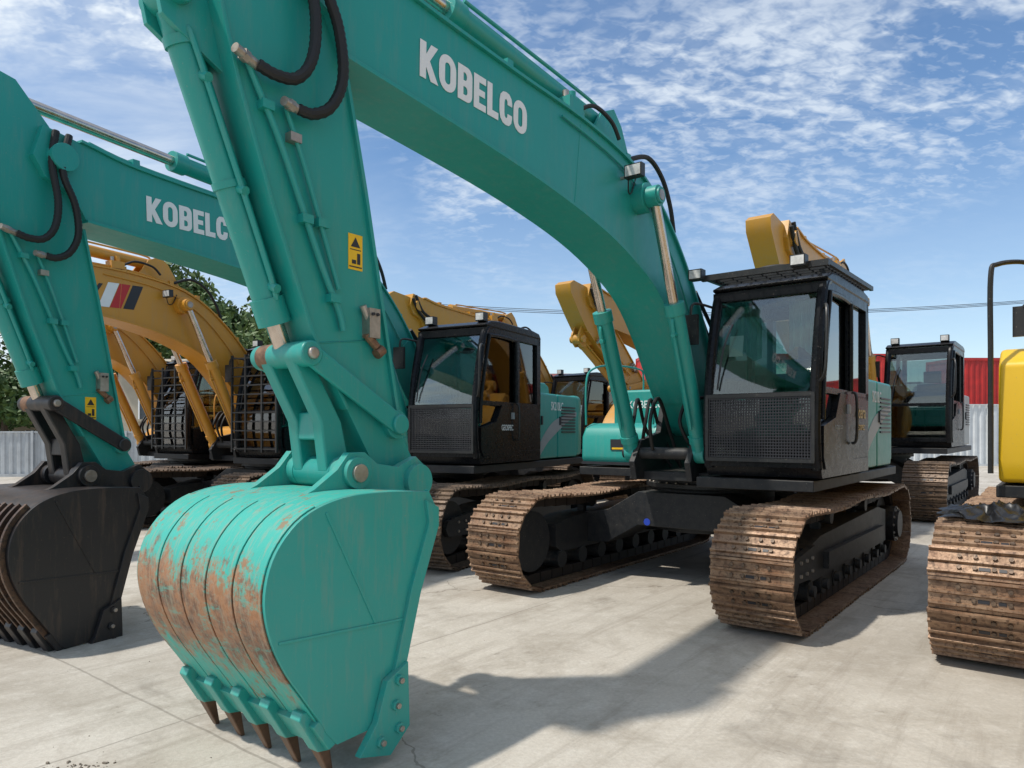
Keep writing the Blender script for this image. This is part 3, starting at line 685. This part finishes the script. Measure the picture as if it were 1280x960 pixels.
sp_=ramp(nt,noise(nt,co,3.2,5,.8,.3),.63,.68); c=mix(nt,mth(nt,'MULTIPLY',sp_,.35),c,(.14,.12,.095))
sx=N(nt,'ShaderNodeSeparateXYZ'); nt.links.new(mp.outputs[0],sx.inputs[0])
wob=mth(nt,'MULTIPLY',mth(nt,'SUBTRACT',noise(nt,co,3,2),.5),.03)
J=None
for ax,sp in ((0,4.6),(1,5.2)):
    f=mth(nt,'ABSOLUTE',mth(nt,'SUBTRACT',mth(nt,'FRACT',mth(nt,'DIVIDE',mth(nt,'ADD',sx.outputs[ax],wob),sp)),.5))
    l=mth(nt,'LESS_THAN',f,.0014); J=l if J is None else mth(nt,'MAXIMUM',J,l)
J=mth(nt,'MULTIPLY',J,.6)
wp=N(nt,'ShaderNodeVectorMath',operation='ADD'); nt.links.new(co,wp.inputs[0])
nn=N(nt,'ShaderNodeTexNoise'); nn.inputs['Scale'].default_value=1.3; nn.inputs['Detail'].default_value=5; nt.links.new(co,nn.inputs['Vector'])
vs=N(nt,'ShaderNodeVectorMath',operation='SCALE'); nt.links.new(nn.outputs['Color'],vs.inputs[0]); vs.inputs['Scale'].default_value=.9
nt.links.new(vs.outputs[0],wp.inputs[1])
vo=N(nt,'ShaderNodeTexVoronoi',feature='DISTANCE_TO_EDGE'); vo.inputs['Scale'].default_value=.24; nt.links.new(wp.outputs[0],vo.inputs['Vector'])
cr=mth(nt,'MULTIPLY',mth(nt,'LESS_THAN',vo.outputs['Distance'],.0016),.75)
J=mth(nt,'MAXIMUM',J,cr)
c=mix(nt,mth(nt,'MULTIPLY',J,.7),c,(.13,.11,.085))
nt.links.new(c,b_.inputs['Base Color']); b_.inputs['Roughness'].default_value=.85
h=mth(nt,'SUBTRACT',mth(nt,'ADD',mth(nt,'MULTIPLY',n3,.4),mth(nt,'MULTIPLY',n4,.6)),J)
bump(nt,b_,h,.5,.010)
bm=bmesh.new(); bmesh.ops.create_grid(bm,x_segments=2,y_segments=2,size=700); me=bpy.data.meshes.new('ground'); bm.to_mesh(me); bm.free(); me.materials.append(m)
g=bpy.data.objects.new('ground',me); sc.collection.objects.link(g)
bm=bmesh.new()
for k in range(170):
    x=R.uniform(-6,7); y=R.uniform(2.4,11); s=R.choice((.0015,.002,.003,.004))*R.uniform(.6,1.5)
    if k<90: x=-1.95+R.gauss(0,.09); y=3.2+R.gauss(0,.04); s*=1.4
    mt=Matrix.Translation((x,y,s*.4))@Matrix.Rotation(R.random()*6,4,'Z')@Matrix.Diagonal((s*1.4,s,s*.7,1))
    bmesh.ops.create_icosphere(bm,subdivisions=1,radius=1,matrix=mt)
me=bpy.data.meshes.new('gravel'); bm.to_mesh(me); bm.free(); me.materials.append(plain('gravel_stone',(.16,.13,.10),.8,0,.4,3)); o=bpy.data.objects.new('gravel',me); sc.collection.objects.link(o)
# ---------------------------------------------------------------- fences, buildings, containers
def corrugated(name,p0,p1,h,z0,mat,pitch=.25,depth=.03,posts=None):
    b=MB(); p0=Vector((p0[0],p0[1],0));p1=Vector((p1[0],p1[1],0)); d=p1-p0; L=d.length; d.normalize(); n=Vector((-d.y,d.x,0))
    i=b.mi(mat); cnt=int(L/pitch); prev=None
    for k in range(cnt):
        for t,o in ((0,0),(.35,0),(.5,1),(.85,1)):
            c=p0+d*((k+t)*pitch)+n*depth*o
            A=b.bm.verts.new(c+Vector((0,0,z0)));B=b.bm.verts.new(c+Vector((0,0,z0+h)))
            if prev: b.face((prev[0],A,B,prev[1]),i)
            prev=(A,B)
    if posts:
        for k in range(int(L/posts)+1):
            c=p0+d*(k*posts)-n*.04; b.beam(c+Vector((0,0,0)),c+Vector((0,0,z0+h+.04)),.07,.07,mat)
        b.beam(p0-n*.02+Vector((0,0,z0+h)),p1-n*.02+Vector((0,0,z0+h)),.05,.05,mat)
        b.beam(p0-n*.03+Vector((0,0,z0+.05)),p1-n*.03+Vector((0,0,z0+.05)),.05,.1,mat)
    return b.done(name)
M['fence']=plain('fence_sheet',(.42,.44,.45),.5,.2,.2,2); M['wfence']=plain('white_fence_sheet',(.60,.62,.62),.5,0,.12,2)
M['redc']=plain('red_container_paint',(.50,.025,.02),.5,0,.2,2); M['wall']=plain('beige_wall',(.42,.37,.28),.85,0,.15,1)
M['roofred']=plain('red_roof',(.20,.055,.04),.7,0,.25,2); M['winglass']=plain('window_glass',(.04,.05,.06),.15); M['wood']=plain('pole_concrete',(.30,.28,.26),.8)
corrugated('metal_fence',(-34,22.5),(-2,25.5),1.5,0,'fence',.25,.035,3)
corrugated('metal_fence',(6,31),(46,33),2.7,0,'wfence',.3,.04,3)
corrugated('metal_fence',(-2,28),(6,31),1.6,0,'fence',.3,.04,3)
def container(x,y,z,rot,mat='redc'):
    P=bpy.data.objects.new('shipping_container',None); sc.collection.objects.link(P); P.location=(x,y,z); P.rotation_euler=(0,0,rot)
    for q,(a,c) in enumerate((((-6,-1.2),(6,-1.2)),((6,1.2),(-6,1.2)),((6,-1.2),(6,1.2)),((-6,1.2),(-6,-1.2)))):
        o=corrugated('side_%d'%q,a,c,2.35,.12,mat,.28,-.03); o.parent=P
    b=MB()
    for zz in (.08,2.5):
        for y_ in (-1.2,1.2): b.beam((-6,y_,zz),(6,y_,zz),.12,.14,mat)
        for x_ in (-6,6): b.beam((x_,-1.2,zz),(x_,1.2,zz),.12,.14,mat)
    for x_ in (-6,6):
        for y_ in (-1.2,1.2): b.beam((x_,y_,0),(x_,y_,2.58),.15,.15,mat)
    b.box(-6,6,-1.2,1.2,2.5,2.54,mat); b.done('frame',P)
for x,y,z in ((28,37,0),(28,37,2.6),(40.5,38,0),(40.5,38,2.6)): container(x,y,z,.03)
container(12,35,0,0); container(12.3,35,2.6,0)
def building(name,x0,x1,y0,y1,h,wall,roofm,rh,win):
    P=bpy.data.objects.new(name,None); sc.collection.objects.link(P)
    b=MB(); b.box(x0,x1,y0,y1,0,h,wall); b.done('walls',P)
    b=MB(); ym=(y0+y1)/2; b.ext([(y0-.4,h+.003),(y1+.4,h+.003),(ym,h+rh)],'x',x0-.4,x1+.4,roofm); b.done('roof',P)
    b=MB(); n=max(2,int((x1-x0)/win))
    for k in range(n):
        x=x0+(k+.5)*(x1-x0)/n
        b.box(x-.6,x+.6,y0-.03,y0+.1,h*.45,h*.8,'winglass')
        for q in (-.62,0,.62): b.box(x+q-.03,x+q+.03,y0-.06,y0-.031,h*.45,h*.8,'white')
        b.box(x-.7,x+.7,y0-.08,y0-.002,h*.45-.1,h*.45-.01,'wall')
    b.done('windows',P)
building('warehouse',-17.5,-5,32,41,4.6,'wall','wall',.6,3)
building('brick_house',-60,-27,44,52,2.0,'wall','roofred',1.3,4)
building('warehouse',-4,14,48,58,4.6,'wall','roofred',1.2,4)
# ---------------------------------------------------------------- trees
def leafmat(name,c0,c1):
    m,nt,b,o=nm(name); co=coords(nt); n1=noise(nt,co,.9,2); oi=noise(nt,co,8,2)
    c=mix(nt,ramp(nt,n1,.35,.65),c0,c1); c=mix(nt,mth(nt,'MULTIPLY',oi,.5),c,c0)
    nt.links.new(c,b.inputs['Base Color']); b.inputs['Roughness'].default_value=.6; return m
LM=leafmat('leaves',(.04,.085,.018),(.11,.17,.038)); M['bark']=plain('bark',(.08,.06,.045),.9)
def crown(b,c,rx,rz,n,ls,mi,nc=26):
    clumps=[(c+Vector((R.gauss(0,rx*.42),R.gauss(0,rx*.42),R.gauss(0,rz*.42))),R.uniform(.24,.46)*rx) for _ in range(nc)]
    for cc,cr in clumps:
        for k in range(n//nc):
            d=Vector((R.gauss(0,1),R.gauss(0,1),R.gauss(0,.8))).normalized()*cr*R.random()**.4
            p=cc+d; u=Vector((R.gauss(0,1),R.gauss(0,1),R.gauss(0,1))).normalized(); v=u.orthogonal().normalized(); s=ls*R.uniform(.6,1.4)
            vs=[b.bm.verts.new(p+u*s),b.bm.verts.new(p+v*s*.5),b.bm.verts.new(p-u*s),b.bm.verts.new(p-v*s*.5)]
            f=b.bm.faces.new(vs); f.material_index=mi
    return clumps
def tree(x,y,h,rx,n=9000,ls=.19):
    P=bpy.data.objects.new('broadleaf_tree',None); sc.collection.objects.link(P); P.location=(x,y,0)
    b=MB(); mi=b.mi(LM); cl=crown(b,Vector((0,0,h*.64)),rx,h*.32,n,ls,mi,36); o=b.done('leaves',P)
    b=MB(); b.cyl((0,0,0),(0,0,h*.5),.22,'bark',10,.12)
    for cc,_ in cl[:14]: b.cyl((0,0,h*R.uniform(.3,.5)),cc,.07,'bark',6,.02)
    b.done('trunk',P)
tree(-16.4,43,10.0,3.6,12000); tree(-20.0,43,10.2,3.4,12000); tree(-23.5,45,8.6,3.0); tree(-12.9,45,8.0,2.8)
tree(-27.5,39,5.6,2.6); tree(-31,41,6.0,3.0)
b=MB(); mi=b.mi(LM)
for k in range(60):
    x=-110+k*4.2+R.uniform(-1,1); crown(b,Vector((x,92+R.uniform(-5,5),2.2)),3.2,2.6,340,.5,mi)
b.done('tree_row')
for x,y in ((-14,62),(52,58)):
    b=MB(); b.cyl((x,y,0),(x,y,13.5),.17,'wood',12,.11); b.beam((x,y-.9,12.7),(x,y+.9,12.7),.1,.12,'wood'); b.beam((x,y-.7,11.9),(x,y+.7,11.9),.1,.1,'wood')
    for q in (-.8,0,.8): b.cyl((x,y+q,12.75),(x,y+q,12.95),.05,'white',8)
    b.done('utility_pole')
b=MB()
for q in (-.8,0,.8): b.tube([(-14+66*t,62-4*t+q,12.95-4*.9*4*t*(1-t)*.45) for t in [i/16 for i in range(17)]],.024,'rubber',5,2)
b.done('power_line')
# ---------------------------------------------------------------- sky & sun
el=math.radians(60); az=Vector((-.94,-.34)).normalized()
w=bpy.data.worlds.new('World'); sc.world=w; w.use_nodes=True; nt=w.node_tree; nt.nodes.clear()
out=N(nt,'ShaderNodeOutputWorld'); bg=N(nt,'ShaderNodeBackground'); bg2=N(nt,'ShaderNodeBackground'); mx=N(nt,'ShaderNodeMixShader')
sky=N(nt,'ShaderNodeTexSky',sky_type='NISHITA'); sky.sun_disc=False; sky.sun_elevation=el; sky.sun_rotation=math.atan2(az.x,az.y)%(2*math.pi); sky.air_density=1.0; sky.dust_density=.3; sky.ozone_density=2.2
hs=N(nt,'ShaderNodeHueSaturation'); hs.inputs['Saturation'].default_value=1.18; nt.links.new(sky.outputs[0],hs.inputs['Color'])
nt.links.new(hs.outputs[0],bg.inputs[0]); bg.inputs[1].default_value=.15
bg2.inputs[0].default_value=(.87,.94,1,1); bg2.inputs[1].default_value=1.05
tc=N(nt,'ShaderNodeTexCoord'); sp=N(nt,'ShaderNodeSeparateXYZ'); nt.links.new(tc.outputs['Generated'],sp.inputs[0])
zz=mth(nt,'ADD',mth(nt,'MAXIMUM',sp.outputs[2],0),.25)
cb=N(nt,'ShaderNodeCombineXYZ'); nt.links.new(mth(nt,'DIVIDE',sp.outputs[0],zz),cb.inputs[0]); nt.links.new(mth(nt,'DIVIDE',sp.outputs[1],zz),cb.inputs[1])
def mapv(rot,scl,loc=(0,0,0)):
    q=N(nt,'ShaderNodeMapping'); nt.links.new(cb.outputs[0],q.inputs[0]); q.inputs['Rotation'].default_value=(0,0,math.radians(rot)); q.inputs['Scale'].default_value=scl; q.inputs['Location'].default_value=loc; return q.outputs[0]
big=ramp(nt,noise(nt,mapv(0,(1,1,1),(3.1,1.2,0)),.9,3,.55,.4),.43,.60)
wisp=noise(nt,mapv(35,(1,2.2,1)),1.6,6,.62,.5)
speck=noise(nt,mapv(-30,(1,1.5,1)),21,3,.6,.3)
soft=ramp(nt,wisp,.42,.72)
sp2=ramp(nt,mth(nt,'ADD',mth(nt,'MULTIPLY',wisp,.5),mth(nt,'MULTIPLY',speck,.55)),.48,.62)
cl=mth(nt,'ADD',mth(nt,'MULTIPLY',soft,.40),mth(nt,'MULTIPLY',sp2,.55))
cl=mth(nt,'MULTIPLY',cl,mth(nt,'ADD',mth(nt,'MULTIPLY',big,.92),.04))
zc=sp.outputs[2]
cl=mth(nt,'MULTIPLY',cl,ramp(nt,zc,.06,.34))
veil=mth(nt,'MULTIPLY',mth(nt,'MULTIPLY',mth(nt,'SUBTRACT',mth(nt,'MULTIPLY',sp.outputs[0],-1.7),.22,True),ramp(nt,wisp,.28,.62)),1.0)
haze=mth(nt,'ADD',mth(nt,'MULTIPLY',mth(nt,'SUBTRACT',1,mth(nt,'MULTIPLY',mth(nt,'ABSOLUTE',zc),2.8),True),.30),.05)
over=mth(nt,'MULTIPLY',ramp(nt,zc,.62,.9),.5)  # unseen cloud cover near the zenith, added to lift the fill light
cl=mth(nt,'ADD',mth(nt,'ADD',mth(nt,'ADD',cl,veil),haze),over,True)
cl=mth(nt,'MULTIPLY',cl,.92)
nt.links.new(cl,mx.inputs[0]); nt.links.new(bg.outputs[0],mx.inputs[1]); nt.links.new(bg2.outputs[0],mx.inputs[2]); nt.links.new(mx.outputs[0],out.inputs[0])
ld=bpy.data.lights.new('sun','SUN'); ld.energy=3.6; ld.angle=math.radians(1.8); ld.color=(1,.95,.87)
lo=bpy.data.objects.new('sun',ld); sc.collection.objects.link(lo)
dv=Vector((az.x*math.cos(el),az.y*math.cos(el),math.sin(el))); lo.rotation_euler=dv.to_track_quat('Z','Y').to_euler(); lo.location=(0,0,20)
# ---------------------------------------------------------------- camera
cd=bpy.data.cameras.new('camera'); cam=bpy.data.objects.new('camera',cd); sc.collection.objects.link(cam)
cd.sensor_width=36; cd.lens=36*900/1280; cd.shift_y=60/1280; cd.clip_end=2500; cd.clip_start=.05
cam.location=(0,0,1.5); cam.rotation_euler=(math.radians(90),0,0); sc.camera=cam
sc.view_settings.view_transform='Standard'; sc.view_settings.look='None'; sc.view_settings.exposure=0
